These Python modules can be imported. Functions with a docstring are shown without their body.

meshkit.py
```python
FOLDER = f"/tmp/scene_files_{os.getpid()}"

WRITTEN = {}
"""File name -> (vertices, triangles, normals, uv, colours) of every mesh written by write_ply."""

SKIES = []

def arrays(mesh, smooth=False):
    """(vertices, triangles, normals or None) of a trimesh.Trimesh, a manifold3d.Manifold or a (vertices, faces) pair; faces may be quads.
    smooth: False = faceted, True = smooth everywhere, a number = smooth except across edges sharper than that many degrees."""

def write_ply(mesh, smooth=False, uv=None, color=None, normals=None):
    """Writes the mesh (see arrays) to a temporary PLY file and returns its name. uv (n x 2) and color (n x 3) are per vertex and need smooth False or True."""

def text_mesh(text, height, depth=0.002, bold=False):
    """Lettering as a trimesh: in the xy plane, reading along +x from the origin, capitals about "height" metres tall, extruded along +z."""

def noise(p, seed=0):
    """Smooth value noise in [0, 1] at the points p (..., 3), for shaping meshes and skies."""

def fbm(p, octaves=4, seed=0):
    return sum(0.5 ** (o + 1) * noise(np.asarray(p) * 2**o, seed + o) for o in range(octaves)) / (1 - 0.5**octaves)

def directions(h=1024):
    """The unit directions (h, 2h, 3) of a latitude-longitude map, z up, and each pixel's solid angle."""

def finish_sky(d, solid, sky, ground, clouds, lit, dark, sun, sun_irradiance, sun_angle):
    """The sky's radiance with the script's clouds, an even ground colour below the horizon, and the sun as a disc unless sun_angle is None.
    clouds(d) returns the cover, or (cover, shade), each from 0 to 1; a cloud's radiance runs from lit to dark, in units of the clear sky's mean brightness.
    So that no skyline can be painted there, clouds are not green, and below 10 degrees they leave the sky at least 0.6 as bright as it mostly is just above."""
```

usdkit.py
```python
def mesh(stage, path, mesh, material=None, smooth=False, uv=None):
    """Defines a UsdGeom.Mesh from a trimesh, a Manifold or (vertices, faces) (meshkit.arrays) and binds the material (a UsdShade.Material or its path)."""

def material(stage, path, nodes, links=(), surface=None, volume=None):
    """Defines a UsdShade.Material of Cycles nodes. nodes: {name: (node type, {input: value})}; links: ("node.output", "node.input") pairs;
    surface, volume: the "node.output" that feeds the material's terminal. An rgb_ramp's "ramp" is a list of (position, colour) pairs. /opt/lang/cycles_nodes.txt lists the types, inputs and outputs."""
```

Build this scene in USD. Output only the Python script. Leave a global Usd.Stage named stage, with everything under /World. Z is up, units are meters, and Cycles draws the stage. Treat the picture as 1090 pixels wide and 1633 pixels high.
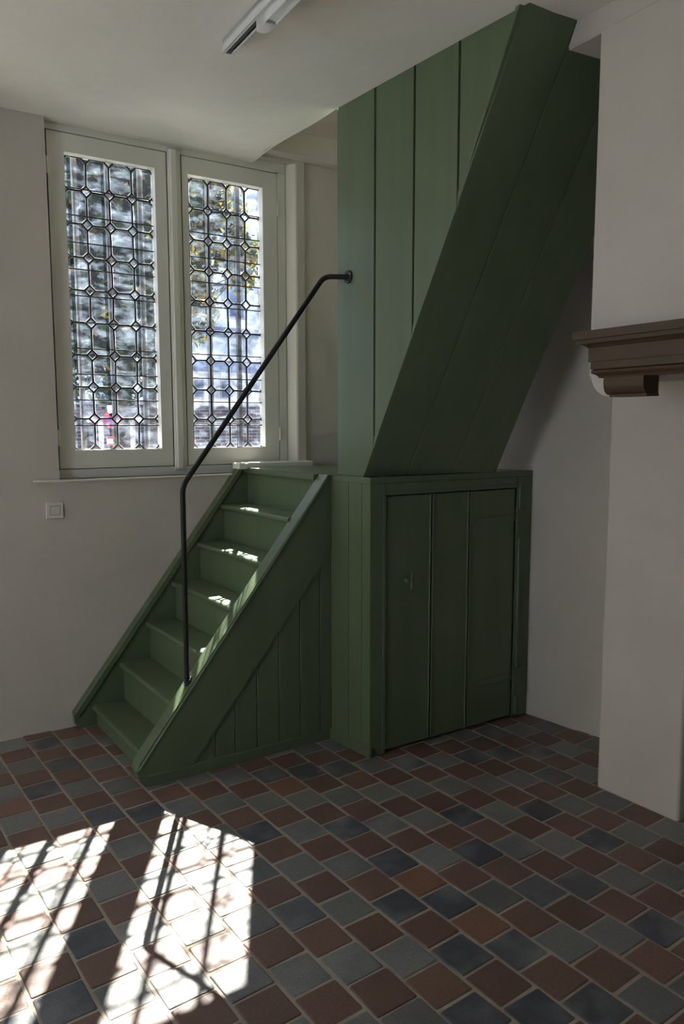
import math, random
import numpy as np
import trimesh
import usdkit, meshkit
from shapely.geometry import Polygon, LineString, Point, box as sbox
from shapely.ops import unary_union
from pxr import Usd, UsdGeom, UsdLux, UsdShade, Gf, Sdf, Vt

random.seed(7); RNG = np.random.default_rng(7)
stage = Usd.Stage.CreateInMemory()
UsdGeom.SetStageUpAxis(stage, 'Z'); UsdGeom.SetStageMetersPerUnit(stage, 1.0)
UsdGeom.Xform.Define(stage, '/World'); UsdGeom.Scope.Define(stage, '/World/Looks')

# ------------------------------------------------------------------ camera, sky, sun, exposure
FPX, PITCH, ROLL, YAW, EYE = 1216.174, math.radians(6.5245), math.radians(-0.0781), math.radians(32.3054), 1.58519
EXPOSURE = 1.3
SUN_STRENGTH = 8.0
SKY_STRENGTH = 1.65
cy_, sy_ = math.cos(YAW), math.sin(YAW)
right, fwd, up = np.array([cy_, -sy_, 0]), np.array([sy_, cy_, 0]), np.array([0, 0, 1.0])
f_ = fwd * math.cos(PITCH) - up * math.sin(PITCH); u_ = up * math.cos(PITCH) + fwd * math.sin(PITCH)
r_ = right * math.cos(ROLL) + u_ * math.sin(ROLL); u_ = u_ * math.cos(ROLL) - right * math.sin(ROLL)
cam = UsdGeom.Camera.Define(stage, '/World/camera')
cam.AddTransformOp().Set(Gf.Matrix4d(*[float(x) for x in (*r_, 0, *u_, 0, *(-f_), 0, 0, 0, EYE, 1)]))
cam.CreateHorizontalApertureAttr(36.0); cam.CreateFocalLengthAttr(FPX / 1090 * 36.0)
cam.CreateExposureAttr(EXPOSURE); cam.CreateClippingRangeAttr(Gf.Vec2f(0.05, 1000))

def project(P):
    q = (np.atleast_2d(P) - [0, 0, EYE]) @ np.array([r_, u_, f_]).T
    return np.stack([545 + FPX * q[:, 0] / q[:, 2], 816.5 - FPX * q[:, 1] / q[:, 2], q[:, 2]], 1)

SUN_DIR = np.array([-.5502, -1.0437, -1.3250]); SUN_DIR /= np.linalg.norm(SUN_DIR)   # the way the light travels
sun = UsdLux.DistantLight.Define(stage, '/World/sun')
zz = -SUN_DIR; xx = np.cross([0, 0, 1.0], zz); xx /= np.linalg.norm(xx); yy = np.cross(zz, xx)
sun.AddTransformOp().Set(Gf.Matrix4d(*[float(x) for x in (*xx, 0, *yy, 0, *zz, 0, 0, 0, 20, 1)]))
sun.CreateIntensityAttr(SUN_STRENGTH); sun.CreateAngleAttr(0.53); sun.CreateColorAttr(Gf.Vec3f(1.0, .93, .82)); sun.CreateNormalizeAttr(True)
sky = UsdLux.DomeLight.Define(stage, '/World/sky')
sky_m = usdkit.material(stage, '/World/Looks/sky_dome', {
    'tc': ('texture_coordinate', {}), 'n': ('noise_texture', {'scale': 3.0, 'detail': 5.0, 'roughness': .55}),
    'r': ('rgb_ramp', {'ramp': [(0.42, (0, 0, 0)), (0.68, (1, 1, 1))]}),
    'm': ('mix_color', {'a': (.46, .63, .95), 'b': (.97, .97, 1.0)}),
    'b': ('background_shader', {'strength': SKY_STRENGTH})},
    [('tc.generated', 'n.vector'), ('n.fac', 'r.fac'), ('r.color', 'm.fac'), ('m.result', 'b.color')], surface='b.background')
UsdShade.MaterialBindingAPI.Apply(sky.GetPrim()).Bind(sky_m)

# ------------------------------------------------------------------ helpers
NAMES = {}
def unique(parent, name):
    k = NAMES.setdefault((parent, name), 0); NAMES[(parent, name)] += 1
    return f'{parent}/{name}' if k == 0 else f'{parent}/{name}_{k:03d}'
def path_of(p): return '/World' if p is None else (p if isinstance(p, str) else str(p.GetPath()))
def data(prim, label=None, cat=None, group=None, kind=None):
    for k, v in (('label', label), ('category', cat), ('group', group), ('kind', kind)):
        if v: prim.SetCustomDataByKey(k, v)
    return prim
def part(name, mesh, mat, parent=None, smooth=30, **kw):
    if isinstance(mesh, list): mesh = trimesh.util.concatenate(mesh)
    m = usdkit.mesh(stage, unique(path_of(parent), name), mesh, MATS[mat], smooth=smooth)
    return data(m.GetPrim(), **kw)
def thing(name, label=None, cat=None, loc=(0, 0, 0), kind=None, group=None):
    x = UsdGeom.Xform.Define(stage, unique('/World', name))
    if any(loc): x.AddTranslateOp().Set(Gf.Vec3d(*map(float, loc)))
    return data(x.GetPrim(), label, cat, group, kind)

def cbx(x0, x1, y0, y1, z0, z1, c=.003):
    """A box with chamfered edges."""
    c = min(c, (x1 - x0) / 3, (y1 - y0) / 3, (z1 - z0) / 3)
    P = []
    for i in (0, 1):
        for j in (0, 1):
            for k in (0, 1):
                X, Y, Z = (x0, x1)[i], (y0, y1)[j], (z0, z1)[k]; a, b, d = (1, -1)[i] * c, (1, -1)[j] * c, (1, -1)[k] * c
                P += [(X, Y + b, Z + d), (X + a, Y, Z + d), (X + a, Y + b, Z)]
    return trimesh.Trimesh(np.array(P)).convex_hull
def bx(x0, x1, y0, y1, z0, z1):
    m = trimesh.creation.box([x1 - x0, y1 - y0, z1 - z0]); m.apply_translation([(x0 + x1) / 2, (y0 + y1) / 2, (z0 + z1) / 2]); return m
AX = {'x': [[0, 0, 1], [1, 0, 0], [0, 1, 0]], 'y': [[1, 0, 0], [0, 0, 1], [0, 1, 0]], 'z': [[1, 0, 0], [0, 1, 0], [0, 0, 1]]}
def prism(poly, axis, a, b, c=0):
    """Extrudes a polygon: axis x takes (y, z) points, axis y takes (x, z), axis z takes (x, y). c chamfers a convex polygon."""
    pl = poly if isinstance(poly, Polygon) else Polygon(poly)
    M = np.array(AX[axis], float)
    if c:
        ins = np.array(pl.buffer(-c, join_style=2).exterior.coords)[:-1]; o = np.array(pl.exterior.coords)[:-1]
        P = np.vstack([np.c_[ins, np.full(len(ins), a)], np.c_[o, np.full(len(o), a + c)], np.c_[o, np.full(len(o), b - c)], np.c_[ins, np.full(len(ins), b)]])
        return trimesh.Trimesh(P @ M.T).convex_hull
    m = trimesh.creation.extrude_polygon(pl, b - a, engine='earcut'); m.apply_translation([0, 0, a])
    v = m.vertices @ M.T; fc = m.faces if np.linalg.det(M) > 0 else m.faces[:, ::-1]
    return trimesh.Trimesh(v, fc, process=False)
def rounded(poly, axis, a, b, r=.015):
    pl = Polygon(poly) if not isinstance(poly, Polygon) else poly
    return prism(pl.buffer(-r, join_style=2).buffer(r, quad_segs=5), axis, a, b)
def hull(P): return trimesh.Trimesh(np.array(P, float)).convex_hull
def slab(quad, n, t):
    """A plank from corner points of its visible face; n is the outward normal, t the thickness behind it; edges eased."""
    q = np.array(quad, float); n = np.array(n, float); n /= np.linalg.norm(n); ce = q.mean(0); e = .003
    ins = []
    for k in range(len(q)):
        a = q[k - 1] - q[k]; b = q[(k + 1) % len(q)] - q[k]
        ins.append(q[k] + a / np.linalg.norm(a) * e + b / np.linalg.norm(b) * e)
    return hull(np.vstack([np.array(ins), q - n * e, q - n * t]))
def tube(points, r, sides=16, ends=True):
    p = np.array(points, float); t = np.gradient(p, axis=0)
    t[0] = p[1] - p[0]; t[-1] = p[-1] - p[-2]
    t /= np.linalg.norm(t, axis=1, keepdims=True)
    a = np.cross(t[0], [0.3, .2, 1.0]); a /= np.linalg.norm(a); V = []
    ang = np.arange(sides) * 2 * np.pi / sides
    r = np.broadcast_to(r, (len(p),))
    for i in range(len(p)):
        a = a - t[i] * (a @ t[i]); a /= np.linalg.norm(a); b = np.cross(t[i], a)
        V.append(p[i] + r[i] * (np.cos(ang)[:, None] * a + np.sin(ang)[:, None] * b))
    V = np.vstack(V); F = []
    for i in range(len(p) - 1):
        for j in range(sides):
            q = [i * sides + j, i * sides + (j + 1) % sides, (i + 1) * sides + (j + 1) % sides, (i + 1) * sides + j]
            F += [[q[0], q[1], q[2]], [q[0], q[2], q[3]]]
    if ends:
        n = len(V); V = np.vstack([V, p[0], p[-1]]); m = (len(p) - 1) * sides
        for j in range(sides):
            F += [[n, (j + 1) % sides, j], [n + 1, m + j, m + (j + 1) % sides]]
    return trimesh.Trimesh(V, np.array(F), process=False)
def bend(pts, rad, n=7):
    """Polyline with rounded corners."""
    out = [np.array(pts[0], float)]
    for k in range(1, len(pts) - 1):
        p0, p1, p2 = (np.array(pts[k + d], float) for d in (-1, 0, 1))
        a = p1 + (p0 - p1) / np.linalg.norm(p0 - p1) * rad; b = p1 + (p2 - p1) / np.linalg.norm(p2 - p1) * rad
        for s in np.linspace(0, 1, n): out.append((1 - s) ** 2 * a + 2 * s * (1 - s) * p1 + s * s * b)
    out.append(np.array(pts[-1], float)); return out
def rod(a, b, r, sides=12): return tube([a, b], r, sides)
def disc(c, n, r, t, sides=28, ease=.002):
    n = np.array(n, float) / np.linalg.norm(n); c = np.array(c, float)
    return tube([c, c + n * (t - ease), c + n * t], [r, r, r - ease], sides)
def ball(c, r, s=2):
    m = trimesh.creation.icosphere(s, r); m.apply_translation(c); return m
def primvar(prim, name, vals, color=False):
    T = Sdf.ValueTypeNames
    pv = UsdGeom.PrimvarsAPI(prim).CreatePrimvar(name, T.Color3fArray if color else T.FloatArray, 'vertex')
    pv.Set(Vt.Vec3fArray.FromNumpy(np.asarray(vals, np.float32)) if color else Vt.FloatArray.FromNumpy(np.asarray(vals, np.float32)))

# ------------------------------------------------------------------ materials
MATS = {}
def mat(name, nodes, links=(), surface='p.BSDF'):
    MATS[name] = usdkit.material(stage, '/World/Looks/' + name, nodes, links, surface=surface)
def painted(name, c1, c2, rough=.5, scale=(3, 3, 3), bump=.02, bscale=60, dist=.002, coarse=0, spec=.5):
    """Paint or plaster: two close tones, a fine surface relief, optionally a coarse hand-trowelled relief."""
    nodes = {'g': ('geometry', {}), 'mp': ('mapping', {'scale': scale}), 'n': ('noise_texture', {'scale': 1.0, 'detail': 4.0}),
             'r': ('rgb_ramp', {'ramp': [(0.3, c1), (0.7, c2)]}), 'n2': ('noise_texture', {'scale': bscale, 'detail': 3.0}),
             'b': ('bump', {'strength': bump * 10, 'distance': dist}), 'p': ('principled_bsdf', {'roughness': rough, 'specular_ior_level': spec})}
    links = [('g.position', 'mp.vector'), ('mp.vector', 'n.vector'), ('n.fac', 'r.fac'), ('r.color', 'p.base_color'), ('g.position', 'n2.vector'), ('n2.fac', 'b.height'), ('b.normal', 'p.normal')]
    if coarse:
        nodes['n3'] = ('noise_texture', {'scale': 5.0, 'detail': 3.0}); nodes['b2'] = ('bump', {'strength': .6, 'distance': coarse})
        links += [('g.position', 'n3.vector'), ('n3.fac', 'b2.height'), ('b2.normal', 'b.normal')]
    mat(name, nodes, links)
painted('plaster', (.60, .555, .495), (.65, .60, .54), .85, bump=.03, bscale=90, dist=.0015, coarse=.012, spec=.25)
painted('ceiling_paint', (.82, .80, .73), (.86, .84, .77), .8, bump=.02, bscale=80, coarse=.012, spec=.25)
painted('window_paint', (.80, .785, .70), (.84, .825, .74), .4, bump=.01, bscale=120)
painted('green_paint', (.105, .145, .078), (.125, .168, .092), .38, scale=(14, 14, 1.2), bump=.02, bscale=45, dist=.0012)
painted('mantel_paint', (.075, .044, .022), (.092, .056, .029), .5, scale=(6, 2, 6), bump=.02, bscale=60, spec=.3)
painted('old_wood', (.10, .075, .055), (.14, .105, .075), .6, scale=(6, 6, 1))
painted('black_metal', (.012, .012, .013), (.018, .018, .019), .4, bump=.01, bscale=150, spec=.3)
painted('white_metal', (.70, .71, .70), (.74, .75, .74), .3, bump=.0, bscale=50)
painted('switch_plastic', (.74, .70, .63), (.77, .73, .66), .35, bump=.0, bscale=50)
painted('grout', (.34, .29, .235), (.44, .38, .31), .9, scale=(9, 9, 9), bump=.06, bscale=120, spec=.2)
painted('lead', (.035, .034, .033), (.06, .058, .056), .55, bump=.02)
painted('iron_bar', (.16, .155, .15), (.22, .215, .21), .6, bump=.02)
mat('dark_slot', {'p': ('principled_bsdf', {'base_color': (.02, .02, .02), 'roughness': .5})})
mat('steel', {'p': ('principled_bsdf', {'base_color': (.55, .55, .55), 'roughness': .3, 'metallic': 1.0})})
mat('louvre', {'p': ('principled_bsdf', {'base_color': (.82, .84, .85), 'roughness': .25, 'metallic': .6})})
# floor tiles: the base tone of each tile is stored on the mesh; clouds of darker firing inside one tile
mat('floor_tile', {'a': ('attribute', {'attribute': 'tilecol'}), 'k': ('attribute', {'attribute': 'cloud'}), 'g': ('geometry', {}), 'n': ('noise_texture', {'scale': 7.0, 'detail': 2.0}),
    'r': ('rgb_ramp', {'ramp': [(0.44, (.38, .385, .43)), (0.70, (1, 1, 1))]}), 'w': ('mix_color', {'a': (1, 1, 1)}), 'm': ('mix_color', {'blend_type': 'multiply', 'fac': 1.0}),
    'n2': ('noise_texture', {'scale': 130.0, 'detail': 4.0}), 'r2': ('rgb_ramp', {'ramp': [(0.3, (.82, .82, .82)), (0.7, (1.1, 1.1, 1.1))]}), 'm2': ('mix_color', {'blend_type': 'multiply', 'fac': 1.0, 'use_clamp': False}),
    'b': ('bump', {'strength': .25, 'distance': .002}), 'n3': ('noise_texture', {'scale': 14.0, 'detail': 2.0}), 'b3': ('bump', {'strength': .35, 'distance': .006}),
    'p': ('principled_bsdf', {'roughness': .48, 'specular_ior_level': .45})},
    [('g.position', 'n.vector'), ('n.fac', 'r.fac'), ('k.fac', 'w.fac'), ('r.color', 'w.b'), ('a.color', 'm.a'), ('w.result', 'm.b'), ('g.position', 'n2.vector'), ('n2.fac', 'r2.fac'),
     ('m.result', 'm2.a'), ('r2.color', 'm2.b'), ('m2.result', 'p.base_color'), ('n2.fac', 'b.height'), ('g.position', 'n3.vector'), ('n3.fac', 'b3.height'), ('b3.normal', 'b.normal'), ('b.normal', 'p.normal')])
# old window glass: clear, glossy, with a streaky film of dirt and limescale that scatters the light, thicker along the leads
mat('old_glass', {'g': ('geometry', {}), 'mp': ('mapping', {'scale': (9, 9, 20)}), 'n': ('noise_texture', {'scale': 1.0, 'detail': 5.0, 'roughness': .6, 'distortion': .6}),
    'r': ('rgb_ramp', {'ramp': [(0.45, (.002, .002, .003)), (0.62, (.020, .024, .030)), (0.78, (.065, .077, .092))]}),
    'e': ('attribute', {'attribute': 'edge'}), 'pw': ('math', {'math_type': 'power', 'value2': 1.6}), 'ec': ('mix_color', {'a': (0, 0, 0), 'b': (.42, .44, .46)}),
    'ad': ('mix_color', {'blend_type': 'add', 'fac': 1.0}),
    'tl': ('translucent_bsdf', {}), 'tr': ('transparent_bsdf', {}), 'r3': ('rgb_ramp', {'ramp': [(0.36, (.74, .76, .77)), (0.68, (.46, .48, .49))]}), 'n4': ('noise_texture', {'scale': 13.0, 'detail': 2.0, 'distortion': .8}),
    'n2': ('noise_texture', {'scale': 16.0, 'detail': 1.0}), 'b': ('bump', {'strength': .5, 'distance': .01}),
    'gl': ('glossy_bsdf', {'roughness': .04, 'color': (.9, .9, .9)}), 'fr': ('layer_weight', {'blend': .5}), 'f5': ('math', {'math_type': 'power', 'value2': 5.0}), 'fm': ('math', {'math_type': 'multiply_add', 'value2': .9, 'value3': .04}), 'mx': ('mix_closure', {}), 'out': ('add_closure', {})},
    [('g.position', 'mp.vector'), ('mp.vector', 'n.vector'), ('n.fac', 'r.fac'), ('e.fac', 'pw.value1'), ('pw.value', 'ec.fac'), ('r.color', 'ad.a'), ('ec.result', 'ad.b'), ('ad.result', 'tl.color'),
     ('g.position', 'n4.vector'), ('n4.fac', 'r3.fac'), ('r3.color', 'tr.color'), ('g.position', 'n2.vector'), ('n2.fac', 'b.height'), ('b.normal', 'gl.normal'), ('fr.facing', 'f5.value1'), ('f5.value', 'fm.value1'), ('fm.value', 'mx.fac'), ('tr.BSDF', 'mx.closure1'), ('gl.BSDF', 'mx.closure2'), ('mx.closure', 'out.closure1'), ('tl.BSDF', 'out.closure2')], surface='out.closure')
mat('clear_glass', {'tr': ('transparent_bsdf', {'color': (.94, .96, .96)}), 'gl': ('glossy_bsdf', {'roughness': .02, 'color': (.9, .9, .9)}), 'fr': ('layer_weight', {'blend': .5}), 'f5': ('math', {'math_type': 'power', 'value2': 5.0}), 'fm': ('math', {'math_type': 'multiply_add', 'value2': .9, 'value3': .04}), 'mx': ('mix_closure', {})},
    [('fr.facing', 'f5.value1'), ('f5.value', 'fm.value1'), ('fm.value', 'mx.fac'), ('tr.BSDF', 'mx.closure1'), ('gl.BSDF', 'mx.closure2')], surface='mx.closure')
# outdoors
painted('bark', (.05, .042, .032), (.10, .085, .065), .9, scale=(12, 12, 3), bump=.2, bscale=20, dist=.02)
mat('leaf', {'a': ('attribute', {'attribute': 'leafcol'}), 'd': ('diffuse_bsdf', {}), 't': ('translucent_bsdf', {}), 'm': ('mix_closure', {'fac': .45})},
    [('a.color', 'd.color'), ('a.color', 't.color'), ('d.BSDF', 'm.closure1'), ('t.BSDF', 'm.closure2')], surface='m.closure')
mat('brickwork', {'g': ('geometry', {}), 'sx': ('separate_xyz', {}), 'cx': ('combine_xyz', {}), 'k': ('brick_texture', {'color1': (.06, .042, .045), 'color2': (.09, .065, .065), 'mortar': (.20, .19, .20), 'scale': 1.0, 'mortar_size': .010, 'brick_width': .22, 'row_height': .065, 'bias': 0.0}),
    'p': ('principled_bsdf', {'roughness': .85})}, [('g.position', 'sx.vector'), ('sx.x', 'cx.x'), ('sx.z', 'cx.y'), ('cx.vector', 'k.vector'), ('k.color', 'p.base_color')])
painted('pale_render', (.74, .79, .84), (.80, .84, .88), .8)
painted('slate', (.16, .20, .28), (.20, .24, .33), .6)
painted('paving', (.20, .19, .18), (.27, .26, .25), .9, scale=(.8, .8, .8))
painted('stone_coping', (.42, .42, .44), (.50, .50, .52), .8)
mat('far_glass', {'p': ('principled_bsdf', {'base_color': (.10, .16, .25), 'roughness': .08})})
for nm, c in dict(sign_white=(.8, .78, .76), sign_red=(.62, .03, .03), sign_blue=(.03, .10, .5), sign_yellow=(.8, .5, .04), post_red=(.45, .10, .05), pink_paint=(.75, .62, .62)).items():
    mat(nm, {'p': ('principled_bsdf', {'base_color': c, 'roughness': .45})})

# ------------------------------------------------------------------ the room
YW = 4.045                    # inner face of the window wall
ZC = 3.03                     # ceiling
XL, YN = -2.6, -2.4           # left wall and the wall behind the camera
OX0, OX1, OZ0, OZ1 = .858, 2.243, 1.310, 3.10   # window opening

WX = [(-2.0, -.6)]      # another window of the same wall, left of the picture
wall = [bx(a, b, YW, 4.19, -.1, 3.4) for a, b in ((XL - .2, -2.0), (-.6, OX0))] + [bx(a, b, YW, 4.19, c, d) for a, b in WX for c, d in ((-.1, OZ0), (OZ1 - .01, 3.4))] + [bx(2.30, 3.6, YW + .02, 4.19, -.1, 3.62), bx(2.30, 3.6, YW + .02, 4.19, 4.42, 4.7), bx(2.95, 3.6, YW + .02, 4.19, 3.6, 4.44), bx(OX0, OX1, YW, 4.19, -.1, OZ0), bx(OX0, OX1, YW, 4.19, OZ1 - .01, 4.7),
        cbx(OX1, 2.305, YW, 4.19, -.1, 4.7, .006)]
part('wall_back', wall, 'plaster', smooth=False, kind='structure')
part('wall_left', [bx(XL - .2, XL, YN - .2, .8, -.1, 3.3), bx(XL - .2, XL, 2.4, YW + .14, -.1, 3.3), bx(XL - .2, XL, .8, 2.4, -.1, .9), bx(XL - .2, XL, .8, 2.4, 2.5, 3.3)], 'ceiling_paint', smooth=False, kind='structure')
part('wall_front', bx(XL - .2, 3.6, YN - .2, YN, -.1, 3.3), 'plaster', smooth=False, kind='structure')
part('wall_right', prism([(2.828, 4.06), (3.025, 2.887), (3.098, 2.46), (3.16, 2.08), (3.20, 1.8), (3.20, YN - .2), (3.7, YN - .2), (3.7, 4.19), (2.828, 4.19)], 'z', -.1, 4.7), 'plaster', smooth=False, kind='structure')

# ceiling: nearly level, rising a little and curving into the window head; cut open over the stairs
def ceil_z(x, y):
    s = np.clip((y - 3.12) / .93, 0, 1)
    return ZC + .058 * s * s * (3 - 2 * s) + .004 * np.sin(2.1 * x + .7) * np.sin(1.7 * y)
plan = Polygon([(XL - .1, YN - .1), (3.4, YN - .1), (3.4, 2.03), (2.052, 2.03), (1.962, 3.15), (1.985, 3.6), (2.005, 3.93), (1.99, 4.1), (XL - .1, 4.1)])
cl = prism(plan, 'z', 0, .2)
v, fc = trimesh.remesh.subdivide_to_size(cl.vertices, cl.faces, .22)
v = np.array(v); v[:, 2] += ceil_z(v[:, 0], v[:, 1]) - (1 - v[:, 2] / .2) * .022 * np.clip((v[:, 1] - 3.90) / .14, 0, 1) ** 2
part('ceiling', trimesh.Trimesh(v, fc), 'ceiling_paint', smooth=35, kind='structure')
# stairwell shaft above the ceiling, and its beam
part('wall_left', [bx(1.80, 1.955, 3.15, 4.1, 3.24, 4.7), bx(1.80, 3.6, 1.85, 2.02, 3.22, 4.7), bx(1.80, 2.0, 1.9, 3.2, 3.25, 4.7)], 'plaster', smooth=False, kind='structure', label='plastered upstand above the stair opening in the ceiling')
part('ceiling', bx(1.8, 3.6, 1.85, 4.19, 4.6, 4.75), 'ceiling_paint', smooth=False, kind='structure')
part('trim_1', [cbx(1.97, 3.0, 3.975, 4.08, 3.105, 3.245, .006), cbx(2.09, 2.125, 3.985, 4.02, 3.243, 3.27, .004)], 'plaster', kind='structure')
part('trim_2', cbx(2.285, 3.3, 1.5, 2.085, 2.948, 3.06, .008), 'plaster', kind='structure')

# ------------------------------------------------------------------ window
YF = 4.095
win = thing('window_1', kind='structure')
H = .0
part('window_frame', [cbx(OX0 - .002, .869, 4.098, 4.175, 1.357, 3.033, .002), cbx(2.148, 2.20, 4.098, 4.175, 1.357, 3.033, .002),
                      cbx(OX0, 2.20, 4.098, 4.175, 3.033, 3.10, .002), cbx(OX0, 2.20, 4.098, 4.175, OZ0 - .02, 1.357, .002), bx(.85, 2.2, 4.150, 4.176, 1.30, 1.40), bx(.85, 2.2, 4.150, 4.176, 2.99, 3.1),
                      bx(.86, .90, 4.150, 4.176, 1.3, 3.1), bx(2.12, 2.20, 4.150, 4.176, 1.3, 3.1), bx(1.46, 1.60, 4.15, 4.176, 1.3, 3.1)], 'window_paint', win)
part('mullion', [cbx(1.488, 1.560, 4.088, 4.17, 1.335, 3.05, .003), cbx(1.492, 1.535, 4.068, 4.10, 1.342, 3.05, .009)], 'window_paint', win)
part('sill', cbx(.725, 1.86, 4.025, 4.12, OZ0 - .012, OZ0, .004), 'window_paint', win)
part('reveal', hull([(OX1 + .01, YW + .003, OZ0), (OX1 - .002, YW + .006, OZ0), (2.185, 4.135, OZ0), (2.185, 4.18, OZ0), (OX1 + .01, 4.18, OZ0), (OX1 + .01, YW + .003, OZ1), (OX1 - .002, YW + .006, OZ1), (2.185, 4.135, OZ1), (2.185, 4.18, OZ1), (OX1 + .01, 4.18, OZ1)]), 'window_paint', win)
ZG0, ZG1 = 1.456, 2.938
def casement(x0, x1, gx0, gx1, ncol, nodes_x0, dx, tilt=0):
    ring = sbox(x0, 1.361, x1, 3.028).difference(sbox(gx0, ZG0, gx1, ZG1))
    c = part('casement', [prism(ring, 'y', YF + .001, 4.165), prism(ring.buffer(-.001, join_style=2), 'y', YF, YF + .002)], 'window_paint', win, smooth=False)
    yg = 4.150
    full = sbox(gx0 - .004, ZG0 - .004, gx1 + .004, ZG1 + .004)
    dz = (ZG1 - ZG0 + .004) / 9; h = .0275
    xs = [nodes_x0 + dx * k for k in range(ncol + 1)]; zs = [ZG0 - .002 + dz * k for k in range(10)]
    lines, panes = [], []
    jit = lambda: random.uniform(-.002, .002)
    for x in xs:
        for z in zs:
            d = Polygon([(x - h, z), (x, z + h), (x + h, z), (x, z - h)])
            panes.append(d); lines.append(LineString(list(d.exterior.coords)))
    for i, x in enumerate(xs):
        for j in range(9): lines.append(LineString([(x, zs[j] + h), (x + jit(), zs[j + 1] - h)]))
    for j, z in enumerate(zs):
        for i in range(ncol): lines.append(LineString([(xs[i] + h, z), (xs[i + 1] - h, z + jit())]))
    for i in range(ncol):
        for j in range(9):
            a, b, e, g = xs[i], xs[i + 1], zs[j], zs[j + 1]
            panes.append(Polygon([(a + h, e), (b - h, e), (b, e + h), (b, g - h), (b - h, g), (a + h, g), (a, g - h), (a, e + h)]))
    net = unary_union([l.buffer(.0043, cap_style=2, join_style=2) for l in lines]).intersection(full)
    net = unary_union([net, full.exterior.buffer(.0035).intersection(full)]).simplify(.0004)
    came = [prism(g, 'y', yg - .004, yg + .006) for g in getattr(net, 'geoms', [net])]
    part('lead_came', came, 'lead', c, smooth=False)
    for p in panes:
        q = p.buffer(-.001, join_style=2).intersection(full)
        if q.is_empty or q.area < 2e-4: continue
        o = np.array(q.exterior.coords)[:-1]; inn = q.buffer(-min(.008, .3 * math.sqrt(q.area)), join_style=2)
        ce = np.array(q.centroid.coords[0]); n = len(o)
        if inn.is_empty or len(inn.exterior.coords) - 1 != n: I = ce + (o - ce) * .7
        else:
            I = np.array(inn.exterior.coords)[:-1]
            I = np.array([I[np.argmin(np.hypot(*(I - w).T))] for w in o])
        th = random.uniform(-.02, .02)
        V = np.vstack([np.c_[o[:, 0], np.full(n, yg), o[:, 1]], np.c_[I[:, 0], np.full(n, yg - .0005), I[:, 1]], [[ce[0], yg - .0006, ce[1]]], np.c_[o[:, 0], np.full(n, yg + .0025), o[:, 1]], [[ce[0], yg + .003, ce[1]]]])
        F = []
        for k in range(n):
            l = (k + 1) % n
            F += [[k, l, n + l], [k, n + l, n + k], [n + k, n + l, 2 * n], [2 * n + 1 + l, 2 * n + 1 + k, 3 * n + 1]]
        m = trimesh.Trimesh(V, np.array(F), process=False)
        mm = usdkit.mesh(stage, unique(str(c.GetPath()), 'pane'), m, MATS['old_glass'], smooth=False)
        primvar(mm, 'edge', [1.0] * n + [0.0] * (n + 1) + [0.0] * (n + 1))
    for k in range(10):
        z = 2.783 - .1333 * k
        part('saddle_bar', rod((gx0 - .003, 4.142, z), (gx1 + .003, 4.142, z + tilt), .0032, 8), 'lead', c)
    return c
c1 = casement(.875, 1.481, .956, 1.418, 4, .953, .1185)
c2 = casement(1.568, 2.144, 1.603, 2.052, 4, 1.622, .1135)
for zz_ in (1.52, 2.86):
    part('hinge', [rod((.872, 4.088, zz_ - .035), (.872, 4.088, zz_ + .035), .006), ball((.872, 4.088, zz_ + .037), .006), ball((.872, 4.088, zz_ - .037), .006)], 'window_paint', win)
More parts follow.
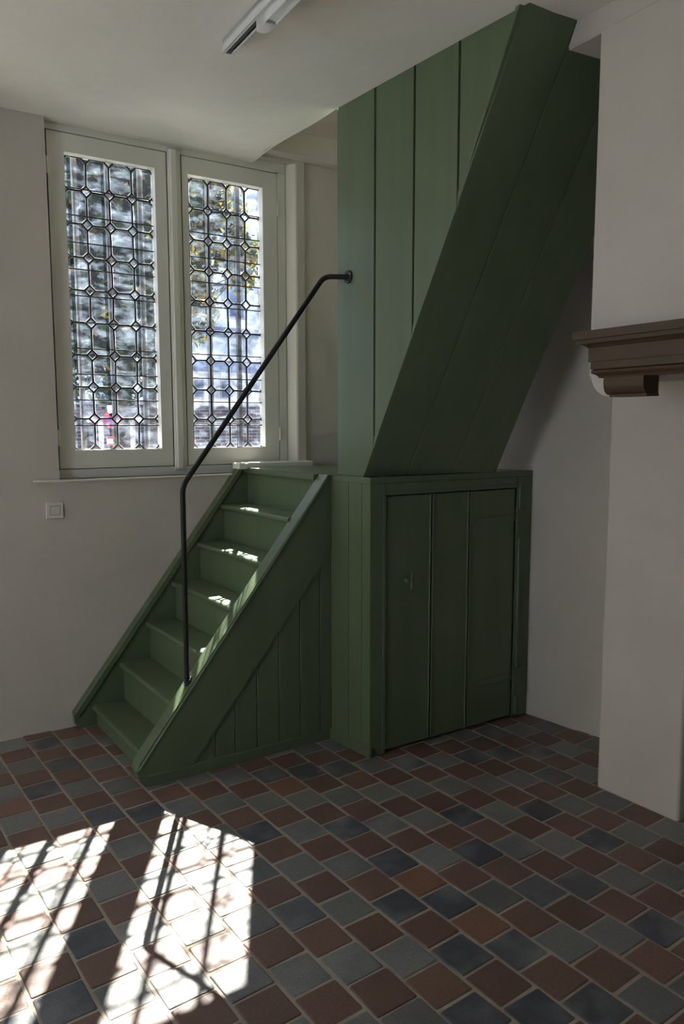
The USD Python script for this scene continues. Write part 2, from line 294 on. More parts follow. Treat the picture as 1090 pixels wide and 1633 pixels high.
for zz_ in (1.53, 2.83):
    part('hinge', [rod((2.147, 4.088, zz_ - .035), (2.147, 4.088, zz_ + .035), .006), ball((2.147, 4.088, zz_ + .037), .006), ball((2.147, 4.088, zz_ - .037), .006)], 'window_paint', win)
part('hook', [cbx(2.135, 2.165, 4.085, 4.1, 3.035, 3.05, .002), rod((2.152, 4.083, 3.045), (2.152, 4.083, 3.01), .004)], 'window_paint', win)
for x in (1.027, 1.197, 1.371, 1.565, 1.76, 1.942):
    part('grille_bar', cbx(x - .013, x + .013, 4.195, 4.221, 1.18, 3.35, .003), 'iron_bar', win)
part('grille_strap', [cbx(.9, 2.1, 4.187, 4.197, 1.2, 1.235, .002), cbx(.9, 2.1, 4.187, 4.197, 3.28, 3.315, .002)], 'iron_bar', win)
for n_, (a, b) in enumerate(WX):
    w2 = thing(f'window_{n_ + 2}', kind='structure'); mid = (a + b) / 2
    part('window_frame', [cbx(a, b, 4.09, 4.17, OZ0, OZ0 + .08, .003), cbx(a, b, 4.09, 4.17, OZ1 - .10, OZ1, .003)] + [cbx(x - .05, x + .05, 4.09, 4.17, OZ0, OZ1, .003) for x in (a + .05, mid, b - .05)], 'window_paint', w2)
    for x0, x1 in ((a + .1, mid - .05), (mid + .05, b - .1)):
        part('pane', bx(x0 - .005, x1 + .005, 4.145, 4.149, OZ0 + .07, OZ1 - .09), 'clear_glass', w2, smooth=False)
        for z in (1.9, 2.5): part('glazing_bar', cbx(x0 - .002, x1 + .002, 4.13, 4.16, z - .012, z + .012, .002), 'window_paint', w2)
wu = thing('window_4', kind='structure')
part('window_frame', [cbx(2.305, 2.345, 4.08, 4.17, 3.62, 4.42, .003), cbx(2.91, 2.95, 4.08, 4.17, 3.62, 4.42, .003), cbx(2.3, 2.95, 4.08, 4.17, 3.62, 3.66, .003), cbx(2.3, 2.95, 4.08, 4.17, 4.38, 4.42, .003)], 'window_paint', wu)
part('pane', bx(2.34, 2.915, 4.12, 4.124, 3.65, 4.39), 'clear_glass', wu, smooth=False)
wl = thing('window_3', kind='structure')
part('window_frame', [cbx(XL - .15, XL - .07, a, a + .07, .9, 2.5, .003) for a in (.8, 1.565, 2.33)] + [cbx(XL - .15, XL - .07, .8, 2.4, z, z + .07, .003) for z in (.9, 2.43)], 'window_paint', wl)
for a in (.86, 1.625): part('pane', bx(XL - .112, XL - .108, a, a + .715, .96, 2.44), 'clear_glass', wl, smooth=False)
# white board on the landing under the window
part('trim_3', cbx(1.815, 2.30, 3.955, 4.05, 1.335, 1.371, .005), 'window_paint', kind='structure')

# ------------------------------------------------------------------ floor of square clay tiles in running strips
PT = .145; DY = -.06769; C2 = np.array([-8.20897, -12.40418])
ex_, ey_ = np.array([math.cos(DY), math.sin(DY)]), np.array([-math.sin(DY), math.cos(DY)])
def tile_w(u, v):
    t = np.array([u, -v]) - C2; return PT * np.array([t @ ex_, t @ ey_])
OFF = {-5: .03, -4: .45, -3: .85, -2: .42, -1: .98, 0: .34, 1: .85, 2: .49, 3: .05, 4: .54, 5: .01, 6: .44, 7: .96, 8: .52, 9: .91, 10: .39, 11: .89, 12: .38, 13: .82}
RODD = {-5: 1, -4: 1, -3: 1, -2: 0, -1: 0, 0: 1, 1: 1, 2: 0, 3: 1, 4: 1, 5: 0, 6: 0, 7: 0, 8: 1, 9: 1, 10: 0, 11: 0, 12: 1, 13: 1}
DARK = {(-5, -2), (-4, -4), (-3, -12), (-2, -15), (-2, -13), (-2, -9), (-1, -9), (0, -2), (1, -6), (1, 2), (2, -1), (2, 1), (2, 3), (3, -8), (3, -4), (3, -2), (3, 0), (3, 2), (3, 4), (4, -8), (5, -7), (5, -1), (5, 1), (6, -3), (6, 1), (6, 3), (7, -7), (8, -2), (8, 0), (9, -6), (10, -5), (10, -3), (11, -5)}
ORANGE = {(3, -7), (3, -1), (3, 1)}
fl = thing('floor', kind='structure')
part('mortar_bed', bx(XL - .2, 3.7, YN - .2, 4.19, -.12, -.0025), 'grout', fl, smooth=False)
rng = np.random.default_rng(11)
tiles = []
for s in range(-40, 24):
    off = OFF.get(s, (.03 + .47 * s) % 1); odd = RODD.get(s, (s // 2) % 2)
    j0 = -22
    for j in range(j0, 26):
        cu, cv = s + .5 + .012 * (s - 3), j + off + .5
        w = tile_w(cu, cv)
        if not (XL - .1 < w[0] < 3.35 and YN - .1 < w[1] < 4.12): continue
        if w[0] > 2.70 and 1.80 < w[1] < 2.06: continue
        g = .5 - .030
        hw, hh = g * 1.012 + rng.normal(0, .006), g + rng.normal(0, .006); rot = rng.normal(0, .010)
        corners = []
        for a, b in ((-1, -1), (1, -1), (1, 1), (-1, 1)):
            a_, b_ = a * hw + rng.normal(0, .006), b * hh + rng.normal(0, .006)
            corners.append(tile_w(cu + a_ * math.cos(rot) - b_ * math.sin(rot), cv + a_ * math.sin(rot) + b_ * math.cos(rot)))
        red = (j % 2) == odd
        kind = ('O' if (s, j) in ORANGE else 'R') if red else ('D' if (s, j) in DARK or ((s, j) and (s not in OFF) and rng.random() < .3) else 'G')
        z0 = rng.normal(0, .0007); tx, ty = rng.normal(0, .006, 2)
        pj = project(np.c_[np.array(corners), np.zeros(4)]); vis = (pj[:, 2] > .1).all() and (pj[:, 0] > 0).any() and (pj[:, 0] < 1090).any() and (pj[:, 1] < 1633).any()
        area = .5 * abs(np.dot(pj[:, 0], np.roll(pj[:, 1], 1)) - np.dot(pj[:, 1], np.roll(pj[:, 0], 1))) if vis else 0
        tiles.append((area, np.array(corners), kind, z0, tx, ty))
BASE = {'R': (.185, .108, .085), 'O': (.225, .122, .078), 'G': (.214, .213, .205), 'D': (.190, .192, .202)}
def tile_mesh(c, z0, tx, ty):
    """One clay tile: cut corners, softly rounded and dished edge. 8-sided, three rings and a top."""
    ce = c.mean(0); ring = []
    for k in range(4):
        for d in (k - 1, k + 1):
            e = c[d % 4] - c[k]; ring.append(c[k] + e * rng.uniform(.015, .05))
    ring = np.array(ring); n = 8; V = []
    for sc, z in ((1.0, -.016), (1.0, -.0028), (.972, -.0004), (.90, .0)):
        q = ce + (ring - ce) * sc
        V.append(np.c_[q, z + z0 + (q - ce) @ np.array([tx, ty])])
    V = np.vstack(V + [[[ce[0], ce[1], z0]]]); F = []
    for r in range(3):
        for k in range(n):
            l = (k + 1) % n; a, b, d, e = r * n + k, r * n + l, (r + 1) * n + l, (r + 1) * n + k
            F += [[a, b, d], [a, d, e]]
    for k in range(n): F.append([3 * n + k, 3 * n + (k + 1) % n, 4 * n])
    m = trimesh.Trimesh(V, np.array(F), process=False)
    if m.face_normals[-1][2] < 0: m = trimesh.Trimesh(V, np.array(F)[:, ::-1], process=False)
    return m
tiles.sort(key=lambda t: -t[0])
rest, rcol, rcl = [], [], []
for i, (area, c, kind, z0, tx, ty) in enumerate(tiles):
    m = tile_mesh(c, z0, tx, ty)
    col = np.array(BASE[kind]) * rng.uniform(.86, 1.14) * (1 + rng.normal(0, .012, 3)); cloud = {'R': rng.uniform(0, .25), 'O': .1, 'G': rng.uniform(.0, .45), 'D': rng.uniform(.7, 1.0)}[kind]
    if i < 300:
        mm = usdkit.mesh(stage, unique('/World/floor', 'floor_tile'), m, MATS['floor_tile'], smooth=True)
        primvar(mm, 'tilecol', np.tile(col, (len(m.vertices), 1)), True); primvar(mm, 'cloud', np.full(len(m.vertices), cloud))
    else:
        rest.append(m); rcol.append(np.tile(col, (len(m.vertices), 1))); rcl.append(np.full(len(m.vertices), cloud))
mm = usdkit.mesh(stage, '/World/floor/distant_tiles', trimesh.util.concatenate(rest), MATS['floor_tile'], smooth=True)
primvar(mm, 'tilecol', np.vstack(rcol), True); primvar(mm, 'cloud', np.concatenate(rcl)); data(mm.GetPrim(), kind='stuff')

# ------------------------------------------------------------------ the lower stair
ZL = 1.343                                   # landing height
st = thing('staircase', 'steep green painted wooden staircase of six treads under the leaded window', 'staircase', (1.0, 3.6, 0))
def skew(m): m.vertices[:, 0] += .036 * (3.6 - m.vertices[:, 1]); return m
def S(m): m = trimesh.util.concatenate(m) if isinstance(m, list) else m; m.apply_translation((-1.0, -3.6, 0)); return m
far = Polygon([(.895, .0), (.872, .03), (.868, .082), (1.833, ZL + .003), (1.99, ZL + .003), (1.99, 0)])
part('stringer', S([prism(far, 'y', 4.004, 4.044), prism([(.868, .082), (1.833, ZL + .003), (1.872, ZL + .003), (.893, .06)], 'y', 3.990, 4.01, .004)]), 'green_paint', st)
near = Polygon([(.978, .0), (.955, .028), (.940, .075), (.956, .112), (1.20, .424), (1.919, ZL - .001), (1.950, ZL - .001), (1.950, .985), (1.205, .052), (1.165, 0)])
part('stringer', S([prism(near, 'y', 3.167, 3.248), prism([(.942, .080), (1.919, ZL), (1.930, ZL - .012), (.957, .080)], 'y', 3.162, 3.252, .004)]), 'green_paint', st)
for k in range(6):
    xk, zk = .977 + .150 * k, .113 + .205 * k
    nose = [(xk + .012 - .012 * math.cos(a), zk - .014 + .014 * math.sin(a)) for a in np.linspace(-math.pi / 2, math.pi / 2, 9)]
    part('tread', S(skew(prism([(xk + .19, zk - .028)] + nose + [(xk + .19, zk)], 'y', 3.244, 3.998))), 'green_paint', st)
for k in range(7):
    xk, zk = .977 + .150 * k, .113 + .205 * k
    z_lo = 0 if k == 0 else zk - .205; x_r = xk + .022
    part('riser', S(skew(cbx(x_r, x_r + .018, 3.244, 3.998, z_lo, zk - .026 if k < 6 else ZL - .03, .001))), 'green_paint', st)
xs = [1.10, 1.214, 1.316, 1.414, 1.529, 1.647, 1.765, 1.879, 1.952]
for a, b in zip(xs[:-1], xs[1:]):
    za, zb = max(.052, (a - 1.19) * 1.252 + .12), (b - 1.19) * 1.252 + .12
    if zb < .08: continue
    part('panel_plank', S(prism([(a + .0012, .0), (b - .0012, .0), (b - .0012, zb), (a + .0012, za)], 'y', 3.176, 3.203, .0025)), 'green_paint', st)
part('panel_backing', S(prism([(1.12, .01), (1.95, .01), (1.95, 1.03), (1.16, .12)], 'y', 3.192, 3.203)), 'green_paint', st)
part('baseboard', S(hull([(.99, 3.160, 0), (1.945, 3.176, 0), (1.945, 3.20, 0), (.99, 3.20, 0), (.99, 3.160, .046), (1.945, 3.176, .046), (.99, 3.166, .052), (1.945, 3.182, .052), (1.945, 3.20, .052), (.99, 3.20, .052)])), 'green_paint', st)

# ------------------------------------------------------------------ the cupboard under the landing
cb = thing('cupboard', 'green painted plank cupboard with a low door, carrying the stair landing', 'cupboard', (2.5, 3.2, 0))
def K(m): m = trimesh.util.concatenate(m) if isinstance(m, list) else m; m.apply_translation((-2.5, -3.2, 0)); return m
def xleft(y): return 1.979 - .13 * (y - 2.885)
yk = [2.884, 2.945, 3.04, 3.172]
for a, b in zip(yk[:-1], yk[1:]):
    a_, b_ = a + .0015, b - .0015
    part('side_plank', K(prism([(xleft(a_), a_), (xleft(b_), b_), (xleft(b_) + .024, b_), (xleft(a_) + .024, a_)], 'z', .0, ZL - .028, .002)), 'green_paint', cb)
part('side_backing', K([prism([(xleft(2.9) + .012, 2.9), (xleft(3.2) + .012, 3.2), (xleft(3.2) + .03, 3.2), (xleft(2.9) + .03, 2.9)], 'z', 0, ZL - .03), bx(1.955, 1.975, 3.17, 4.04, 0, ZL - .03)]), 'green_paint', cb)
part('baseboard', K(prism([(xleft(2.884) - .008, 2.876), (xleft(3.18) - .008, 3.18), (xleft(3.18) + .005, 3.18), (xleft(2.884) + .005, 2.876)], 'z', 0, .055, .003)), 'green_paint', cb)
YB = 2.885
part('front_frame', K([cbx(1.979, 2.064, YB, YB + .05, 0, ZL - .028, .003), cbx(2.915, 3.024, YB, YB + .05, .0, ZL - .028, .003), cbx(2.064, 2.915, YB, YB + .05, 1.262, ZL - .028, .003), bx(2.06, 2.92, YB + .032, YB + .05, 0.0, .03)]), 'green_paint', cb)
part('door_moulding', K([prism([(2.050, YB - .006), (2.064, YB - .006), (2.064, YB + .02), (2.050, YB + .02)], 'z', 0, 1.272, .004), prism([(YB - .006, 1.258), (YB - .006, 1.272), (YB + .02, 1.272), (YB + .02, 1.258)], 'x', 2.05, 2.935, .004), rod((2.934, YB - .001, .02), (2.934, YB - .001, 1.275), .010)]), 'green_paint', cb)
dr = part('door', K(bx(2.068, 2.906, YB + .018, YB + .034, .016, 1.250)), 'green_paint', cb)
dxs = [2.069, 2.345, 2.588, 2.905]
for a, b in zip(dxs[:-1], dxs[1:]):
    part('door_plank', K(cbx(a + .002, b - .002, YB + .004, YB + .028, .016, 1.252, .003)), 'green_paint', dr)
for x in dxs[1:-1]:
    for d_ in (-.010, .008): part('bead', K(rod((x + d_, YB + .0035, .02), (x + d_, YB + .0035, 1.249), .0045, 10)), 'green_paint', dr)
for zc in (1.068, .205):
    hw = [(2.905, -.074), (2.982, -.080), (2.955, -.055), (2.945, -.03), (2.955, 0), (2.945, .03), (2.955, .055), (2.982, .080), (2.905, .074)]
    hw = [(2.908, -.075), (2.978, -.080), (2.955, -.062), (2.943, -.040), (2.946, -.015), (2.951, 0), (2.946, .015), (2.943, .040), (2.955, .062), (2.978, .080), (2.908, .075)]
    hg = part('hinge', K(prism([(x, zc + z) for x, z in hw], 'y', YB - .013, YB + .0015)), 'green_paint', cb)
    part('hinge_knuckle', K([rod((2.909, YB - .010, zc + a), (2.909, YB - .010, zc + a + .022), .009, 12) for a in (-.038, -.012, .014)]), 'green_paint', hg)
    part('hinge_strap', K(prism([(2.64, zc - .012 + .03), (2.905, zc - .02 + .03), (2.905, zc + .02 + .03), (2.64, zc + .012 + .03)], 'y', YB + .001, YB + .006, .001)), 'green_paint', hg)
lt = part('latch', K([rod((2.183, YB + .006, .845), (2.183, YB - .022, .845), .006), ball((2.172, YB - .028, .846), .013), rod((2.172, YB - .026, .846), (2.197, YB - .030, .842), .006)]), 'green_paint', dr, label='small turning knob with an upright bar, painted over')
part('latch', K([tube([(2.200, YB - .030, .803), (2.199, YB - .030, .84), (2.203, YB - .030, .882)], [.005, .008, .005], 12), ball((2.203, YB - .030, .886), .005)]), 'green_paint', dr)
part('keyhole_cover', K(cbx(2.112, 2.118, YB + .0, YB + .006, .775, .812, .001)), 'green_paint', dr)
part('landing_top', K([prism([(1.890, 3.252), (1.95, 3.252), (xleft(3.17), 3.17), (1.9785, 2.8845), (3.0245, 2.8845), (2.86, 4.04), (1.862, 4.04)], 'z', ZL - .028, ZL)]), 'green_paint', cb)

# ------------------------------------------------------------------ the boxed-in upper flight
sh = thing('stair_enclosure', 'tall green plank boxing of the upper flight rising over the cupboard into the ceiling', 'stair enclosure', (2.3, 2.8, ZL))
def E(m): m = trimesh.util.concatenate(m) if isinstance(m, list) else m; m.apply_translation((-2.3, -2.8, -ZL)); return m
lf = lambda y: 1.965 + .0787 * (3.14 - y)                          # x of the left face
soff = lambda x, z: 2.943 - .0933 * (x - 2.0) - .531 * (z - ZL)      # y of the soffit plane
ny = np.array([-1, -.0787, 0]); ZT = 3.06
yb_ = [3.143, 2.868, 2.615, 2.362, 1.9]
def y_at(z):  # left edge of the soffit
    y = 2.9
    for _ in range(4): y = soff(lf(y), z)
    return y
def z_at(y): return ZL + (2.943 - .0933 * (lf(y) - 2.0) - y) / .531
for a, b in zip(yb_[:-1], yb_[1:]):
    lo_a, lo_b = max(ZL, z_at(a - .001)), max(ZL, z_at(b))
    a_ = a - (.005 if a != yb_[0] else 0); b_ = b + .005
    pts = [(a_, max(ZL, z_at(a_))), (a_, ZT)]
    if z_at(b_) >= ZT: pts += [(y_at(ZT), ZT)]
    else: pts += [(b_, ZT), (b_, max(ZL, z_at(b_)))]
    if z_at(a_) < ZL and z_at(b_) > ZL: pts += [(y_at(ZL), ZL)]
    part('side_plank', E(slab([(lf(y), y, z) for y, z in pts], ny, .024)), 'green_paint', sh)
part('side_backing', E(hull([(lf(y) + dx, y, z) for y, z in ((3.14, ZL), (3.14, ZT), (y_at(ZT) + .03, ZT), (y_at(ZL) + .02, ZL)) for dx in (.011, .026)])), 'green_paint', sh)
part('corner_post', E(hull([(lf(3.143) + dx, 3.143 + dy, z) for dx in (.002, .05) for dy in (-.004, .004) for z in (ZL, ZT)])), 'green_paint', sh)
ns = np.array([-.0933, -1, -.531])
XR = 2.757
def seam(k, z):                                                    # x of the k-th soffit edge at height z
    x0, x1 = [(2.0, 2.05), (2.216, 2.285), (2.475, 2.54), (2.738, 2.775)][k]
    s = (z - ZL) / (ZT - ZL); return x0 + (x1 - x0) * s
for k in range(3):
    pts = []
    for x_of, z in ((k, ZL), (k, ZT), (k + 1, ZT), (k + 1, ZL)):
        x = seam(x_of, z) + (.0008 if x_of == k and k else 0) - (.0008 if x_of == k + 1 and k < 2 else 0)
        if x_of == 0: x = lf(y_at(z)) + .001
        pts.append((x, soff(x, z), z))
    part('soffit_plank', E(slab(pts, ns, .024)), 'green_paint', sh)
part('soffit_backing', E(hull([(x, soff(x, z) + d, z) for x in (2.03, 2.73) for z in (ZL, ZT) for d in (.012, .03)])), 'green_paint', sh)
part('right_side', E(hull([(x, y, z) for x in (2.733, 2.755) for y, z in ((soff(2.74, ZL) + .01, ZL), (soff(2.74, ZT) + .01, ZT), (3.143, ZT), (3.143, ZL))])), 'green_paint', sh)

# ------------------------------------------------------------------ handrail
hr = thing('handrail', 'thin black steel handrail with two bends beside the green stairs', 'handrail', (1.205, 3.193, .42))
def Hh(m): m = trimesh.util.concatenate(m) if isinstance(m, list) else m; m.apply_translation((-1.205, -3.193, -.42)); return m
foot = np.array([1.1945, 3.205, .4335]); fl_c = np.array([lf(3.058) - .001, 3.058, 2.266])
part('rail', Hh(tube(bend([foot, (1.192, 3.192, 1.319), (1.885, 3.135, 2.272), fl_c - [.0, 0, 0]], .035), .0118, 18)), 'black_metal', hr)
nst = np.array([-.79, 0, .613])
p1 = part('flange', Hh(disc(foot - nst * .006, nst, .025, .006)), 'black_metal', hr)
p2 = part('flange', Hh(disc(fl_c, ny, .030, .006)), 'black_metal', hr)
def screws(c, n, r, off, parent):
    n = np.array(n, float) / np.linalg.norm(n); a = np.cross(n, [0, 0, 1.0]); a /= np.linalg.norm(a); b = np.cross(n, a)
    for t in (math.pi / 2, math.pi * 7 / 6, math.pi * 11 / 6):
        part('screw', Hh(disc(np.array(c) + (a * math.cos(t) + b * math.sin(t)) * r + n * off, n, .0035, .002, 10, .0008)), 'steel', parent)
screws(foot - nst * .006, nst, .019, .006, p1); screws(fl_c, ny, .0225, .006, p2)

# ------------------------------------------------------------------ fireplace on the right wall
fp = thing('fireplace', 'white plastered chimney breast with a dark brown moulded wooden mantel', 'fireplace', (2.7, 1.5, 0))
def Fp(m): m = trimesh.util.concatenate(m) if isinstance(m, list) else m; m.apply_translation((-2.7, -1.5, 0)); return m
arc = [(1.828 + .085 * math.cos(t), 1.775 + .09 * math.sin(t)) for t in np.linspace(-math.pi / 2, 0, 9)]
hood_p = Polygon([(.25, 1.752), (1.93, 1.752), (1.93, 3.035), (.25, 3.035)])
brk = rounded([(1.665, 1.686)] + arc + [(1.913, 1.80), (1.665, 1.80)], 'x', 2.291, 2.337, .004)
hd = prism(hood_p, 'x', 2.305, 3.25)
face = hood_p.buffer(-.012)
hd2 = prism(face, 'x', 2.29, 2.32)
# soft plaster arris between the two
def loft(pa, xa, pb, xb):
    A = np.array(pa.exterior.coords)[:-1]; B = np.array(pb.exterior.coords)[:-1]; B = np.array([B[np.argmin(np.hypot(*(B - w).T))] for w in A]); n = len(A)
    V = np.vstack([np.c_[np.full(n, xa), A], np.c_[np.full(n, xb), B]]); F = []
    for k in range(n):
        l = (k + 1) % n; F += [[k, l, n + l], [k, n + l, n + k]]
    return trimesh.Trimesh(V, np.array(F), process=False)
part('hood', Fp([hd, hd2, loft(hood_p, 2.305, face, 2.29), brk]), 'plaster', fp, smooth=40)
part('jamb', Fp(rounded([(2.666, 2.117), (2.689, 1.734), (3.3, 1.75), (3.3, 2.13)], 'z', -.01, 1.76)), 'plaster', fp, smooth=30)
part('jamb', Fp(rounded([(2.69, .62), (2.70, .28), (3.3, .28), (3.3, .62)], 'z', -.01, 1.76)), 'plaster', fp, smooth=30)
PR = [(.104, 1.912), (.104, 1.884), (.093, 1.884), (.093, 1.869), (.080, 1.867), (.072, 1.863), (.065, 1.856), (.063, 1.855), (.063, 1.807), (.057, 1.807), (.057, 1.781), (.050, 1.779), (.055, 1.775), (.056, 1.770), (.053, 1.765), (.045, 1.762), (.038, 1.756), (.036, 1.750), (-.004, 1.750), (-.004, 1.912)]
def mantel():
    rings = []
    for f in (lambda d: (2.295, 1.81 + d), lambda d: (2.29 - d, 1.81 + d), lambda d: (2.29 - d, .40 - d), lambda d: (2.295, .40 - d)):
        rings.append(np.array([(*f(d), z) for d, z in PR]))
    n = len(PR); V = np.vstack(rings); F = []
    for r in range(3):
        for k in range(n):
            l = (k + 1) % n; F += [[r * n + k, (r + 1) * n + k, (r + 1) * n + l], [r * n + k, (r + 1) * n + l, r * n + l]]
    m = trimesh.Trimesh(V, np.array(F), process=False); m.fix_normals(); return m
mt = part('mantel', Fp(mantel()), 'mantel_paint', fp, smooth=25, label='dark brown moulded mantel shelf')
qr = [(2.292 - .036 + .034 * (1 - math.cos(t)) * .9, 1.728 - .038 * math.sin(t)) for t in np.linspace(0, math.pi / 2, 9)]
for y0 in (1.662, .45):
    part('corbel', Fp([prism([(2.339, 1.752), (2.256, 1.752)] + qr + [(2.339, 1.690)], 'y', y0, y0 + .165), cbx(2.272, 2.340, y0 - .002, y0 + .150, 1.682, 1.691, .001)]), 'mantel_paint', mt, smooth=35)

# ------------------------------------------------------------------ switch and ceiling light
sw = thing('light_switch', 'square white light switch on the wall below the left end of the window sill', 'light switch', (.826, YW, 1.155))
def Sw(m): m.apply_translation((-.826, -YW, -1.155)); return m
part('switch_plate', Sw(cbx(.784, .869, YW - .010, YW - .0005, 1.112, 1.197, .003)), 'switch_plastic', sw)
part('switch_gap', Sw(bx(.803, .850, YW - .0106, YW - .002, 1.131, 1.178)), 'dark_slot', sw, smooth=False)
part('rocker', Sw(hull([(.8045, YW - .002, 1.1325), (.8485, YW - .002, 1.1325), (.8045, YW - .002, 1.1765), (.8485, YW - .002, 1.1765), (.8045, YW - .0118, 1.1325), (.8485, YW - .0118, 1.1325), (.8045, YW - .0150, 1.1765), (.8485, YW - .0150, 1.1765)])), 'switch_plastic', sw)

cl_ = thing('ceiling_light', 'slim white linear ceiling light on a slotted mounting rail, switched off', 'ceiling light', (1.28, 2.83, ZC))
LD = np.array([-.02, -1, 0]); LD /= np.linalg.norm(LD); LN = np.array([1, -.02, 0]); LN /= np.linalg.norm(LN)
def L(a0, a1, b0, b1, z0, z1, c=.0015):
    m = cbx(a0, a1, b0, b1, z0, z1, c); v = m.vertices.copy()
    m.vertices = np.c_[(LN[0] * v[:, 0] + LD[0] * v[:, 1]), (LN[1] * v[:, 0] + LD[1] * v[:, 1]), v[:, 2]]; m.fix_normals(); return m
part('mounting_rail', [L(-.021, -.017, 0, 2.6, -.046, .008), L(.017, .021, 0, 2.6, -.046, .008), L(-.021, .021, 0, 2.6, -.016, .008), L(-.021, -.011, 0, 2.6, -.046, -.042), L(.011, .021, 0, 2.6, -.046, -.042), L(-.021, .021, 0, .004, -.046, .008)], 'white_metal', cl_)
part('slot_insert', [L(-.015, .015, .03, .32, -.038, -.017)], 'dark_slot', cl_)
part('lamp_housing', [L(-.021, -.018, .30, 2.3, -.092, -.045), L(.018, .021, .30, 2.3, -.092, -.045), L(-.021, .021, .30, 2.3, -.062, -.045)], 'white_metal', cl_)
part('end_cap', [L(-.021, .021, .298, .37, -.093, -.045)], 'white_metal', cl_)
part('reflector', [L(-.018, .018, .372, 2.29, -.085, -.06)], 'louvre', cl_)
part('screw', [L(-.006, .006, .12, .124, -.02, .01)], 'dark_slot', cl_)

# ------------------------------------------------------------------ the street outside
part('street', bx(-40, 60, 4.19, 120, -.35, -.15), 'paving', smooth=False, kind='structure')
def leaf_mesh(blobs, n, size, cols, seed):
    r = np.random.default_rng(seed); P = []
    w = np.array([b[1][0] * b[1][1] * b[1][2] for b in blobs]) ** .8; w /= w.sum()
    pick = r.choice(len(blobs), n, p=w)
    d = r.normal(size=(n, 3)); d /= np.linalg.norm(d, axis=1, keepdims=True); rad = r.random(n) ** (1 / 2.2)
    C = np.array([b[0] for b in blobs], float)[pick]; Rr = np.array([b[1] for b in blobs], float)[pick]
    c = C + d * Rr * rad[:, None]
    a = r.normal(size=(n, 3)); a /= np.linalg.norm(a, axis=1, keepdims=True); b = np.cross(a, r.normal(size=(n, 3))); b /= np.linalg.norm(b, axis=1, keepdims=True)
    s = size * r.uniform(.6, 1.25, n)[:, None]
    nn = np.cross(a, b)
    V = np.stack([c - a * s, c + b * s * .45 + nn * s * .12, c + a * s, c - b * s * .45 + nn * s * .12], 1).reshape(-1, 3)
    k = np.arange(n)[:, None] * 4; F = np.vstack([k + [0, 1, 2], k + [0, 2, 3]])
    col = np.array(cols, float)[r.integers(0, len(cols), n)] * r.uniform(.7, 1.2, (n, 1))
    return trimesh.Trimesh(V, F, process=False), np.repeat(col, 4, 0)
GREEN = [(.045, .085, .03), (.06, .10, .035), (.035, .065, .025), (.04, .075, .03)]
YEL = [(.50, .36, .05), (.42, .33, .06), (.30, .26, .05)]
def tree(label, base, h, blobs, n, size, cols, seed, twigs):
    t = thing('street_tree', label, 'tree', base)
    b = np.array(base)
    part('trunk', tube([(0, 0, -.02), (.03, .02, h * .4), (-.02, .0, h * .75), (.05, .03, h)], [.14, .11, .07, .02], 12), 'bark', t)
    r = np.random.default_rng(seed + 50)
    for k in range(twigs):
        z0 = h * r.uniform(.35, .9); bl = blobs[k % len(blobs)]; e = np.array(bl[0]) - b + r.normal(0, .35, 3) * np.array(bl[1])
        part('branch', tube([(0, 0, z0), (e[0] * .5, e[1] * .5, (z0 + e[2]) / 2 + .15), tuple(e)], [.035, .022, .008], 7), 'bark', t)
    m, col = leaf_mesh([(np.array(c) - b, r_) for c, r_ in blobs], n, size, cols, seed)
    mm = usdkit.mesh(stage, unique(str(t.GetPath()), 'foliage'), m, MATS['leaf'], smooth=False)
    primvar(mm, 'leafcol', col, True); data(mm.GetPrim(), kind='stuff')
tree('dense dark green street tree filling the view through the left casement', (3.0, 10.4, -.15), 5.6,
     [((2.6, 10.3, 4.0), (1.2, .9, 1.5)), ((3.3, 10.6, 5.6), (1.3, 1.0, 1.6)), ((2.9, 10.2, 2.7), (1.1, .8, .9)), ((2.2, 10.6, 6.0), (1.2, 1.0, 1.3))], 17000, .085, GREEN * 6 + YEL[:1], 3, 10)
far_ = lambda c: (c[0] * 1.13, c[1] * 1.13, EYE + (c[2] - EYE) * 1.13)
tree('loose street tree with yellowing leaves behind the right casement', (4.2, 12.65, -.15), 6.2,
     [(far_(c), tuple(1.13 * k for k in r)) for c, r in (((4.15, 11.0, 3.5), (.62, .5, .8)), ((4.6, 11.2, 4.7), (.75, .5, .8)), ((4.3, 11.0, 5.6), (.8, .5, .7)), ((5.15, 11.1, 4.1), (.35, .4, .5)))], 4600, .09, GREEN * 2 + YEL * 2, 5, 12)
tree('broad dark green tree further back behind the brick wall', (3.9, 17.0, -.15), 6.0,
     [((3.6, 17, 4.6), (1.8, 1.2, 2.0)), ((5.2, 17, 5.8), (1.7, 1.2, 1.9)), ((4.2, 17, 6.9), (1.8, 1.2, 1.4))], 11000, .11, GREEN, 9, 8)
bw = thing('brick_wall', 'long dark brick wall with a pale coping across the street', 'wall', (5, 14, -.15))
part('brickwork', bx(-6, 14, 0, .3, 0, 2.10), 'brickwork', bw, smooth=False)
part('coping', cbx(-6, 14, -.04, .34, 2.10, 2.17, .01), 'stone_coping', bw)
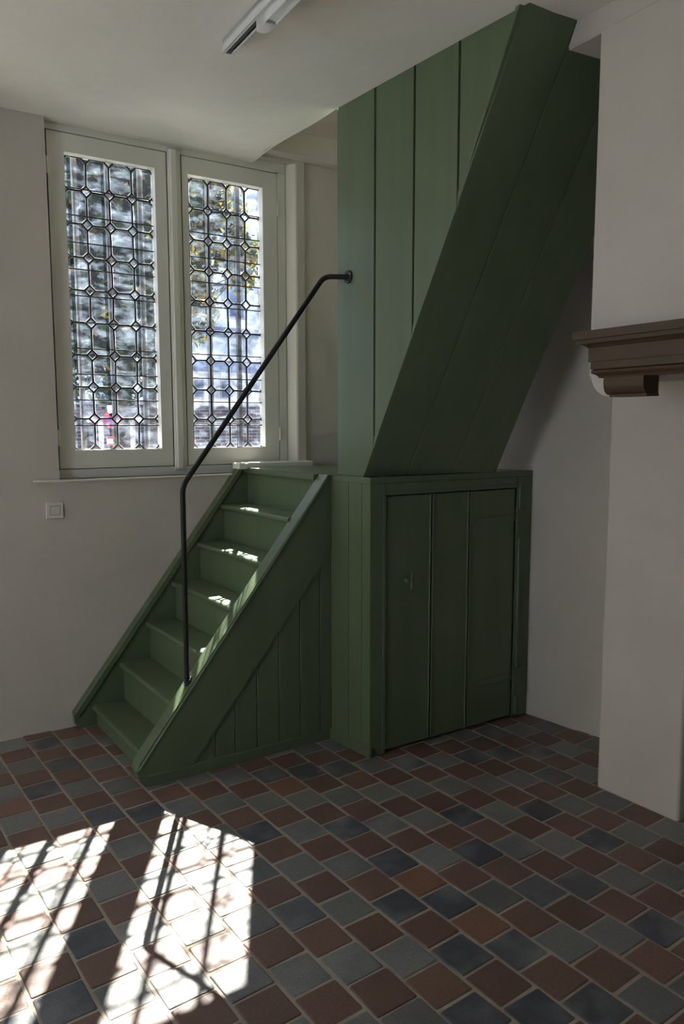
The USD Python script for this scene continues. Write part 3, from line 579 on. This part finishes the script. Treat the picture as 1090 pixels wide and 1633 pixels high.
# pale low house with slate roof and a tall pale building behind
lw = thing('low_house', 'low pale house with a slate blue roof beyond the brick wall', 'house', (9.5, 20, -.15))
part('wall', bx(-2.2, 5.5, 0, 5, 0, 3.22), 'pale_render', lw, smooth=False)
part('roof', hull([(-2.5, -.3, 3.2), (5.8, -.3, 3.2), (5.8, 5.3, 3.2), (-2.5, 5.3, 3.2), (-1.8, 1.2, 3.62), (5.0, 1.2, 3.62), (5.0, 4, 3.62), (-1.8, 4, 3.62)]), 'slate', lw, smooth=False)
for x in (-1.5, -.7, .5, 1.5, 2.4):
    w_ = part('window', cbx(x - .16, x + .16, -.03, .05, 2.45, 3.0, .01), 'stone_coping', lw)
    part('pane', bx(x - .12, x + .12, -.04, -.02, 2.5, 2.95), 'far_glass', w_, smooth=False)
tb = thing('tall_building', 'tall pale blue-white building with balcony bands behind the low house', 'building', (12, 27, -.15))
part('wall', bx(-1.9, 6, 0, 8, 0, 14), 'pale_render', tb, smooth=False)
for z in (5.0, 8.0, 11.0):
    part('balcony_slab', cbx(-2.0, 6.1, -.7, .05, z, z + .28, .02), 'slate', tb)
    for x in (-1.1, .3, 1.7, 3.1):
        w_ = part('window', cbx(x - .42, x + .42, -.05, .05, z + .7, z + 2.3, .02), 'stone_coping', tb)
        part('pane', bx(x - .34, x + .34, -.07, -.04, z + .78, z + 2.22), 'far_glass', w_, smooth=False)
sg = thing('sign_post', 'red street post with a round no-parking sign and small plates', 'sign post', (2.56, 9.2, -.15))
part('post', rod((.045, .03, 0), (.045, .03, 1.78), .022), 'post_red', sg)
part('small_plate', cbx(-.035, .035, -.01, 0, 1.885, 1.97, .003), 'sign_white', sg)
part('small_plate', cbx(-.02, .06, -.01, 0.0, 1.80, 1.885, .003), 'sign_white', sg)
rs = part('round_sign', disc((.02, .0, 1.80), (0, -1, 0), .105, .008, 32), 'sign_red', sg)
part('sign_face', disc((.02, -.007, 1.80), (0, -1, 0), .078, .003, 32), 'sign_blue', rs)
part('sign_cross', [hull([(.02 + s * a[0] * .075 + q[0], -.0125 + dy, 1.80 + a[1] * .075 + q[1]) for s_, a in ((1, (.707, .707)), (1, (-.707, -.707))) for q in ((.009 * s, -.009), (-.009 * s, .009)) for dy in (0, .003)]) for s in (1, -1)], 'sign_red', rs)
pl = part('notice_plate', cbx(-.055, .04, -.012, -.002, 1.50, 1.60, .003), 'sign_white', sg)
for z in ((1.575, 1.597), (1.503, 1.512)): part('plate_band', bx(-.053, .038, -.0135, -.011, *z), 'sign_red', pl, smooth=False)
part('yellow_plate', cbx(-.03, .03, -.012, -.002, 1.33, 1.40, .003), 'sign_yellow', sg)
fe = thing('pale_fence', 'short pale pink fence with three pickets in front of the brick wall', 'fence', (3.9, 13.4, -.15))
part('rail', cbx(-.6, .9, -.03, .03, 1.78, 1.88, .01), 'pink_paint', fe)
for x in (-.35, -.08, .2):
    part('picket', cbx(x - .045, x + .045, -.05, -.02, 0, 1.86, .01), 'pink_paint', fe)
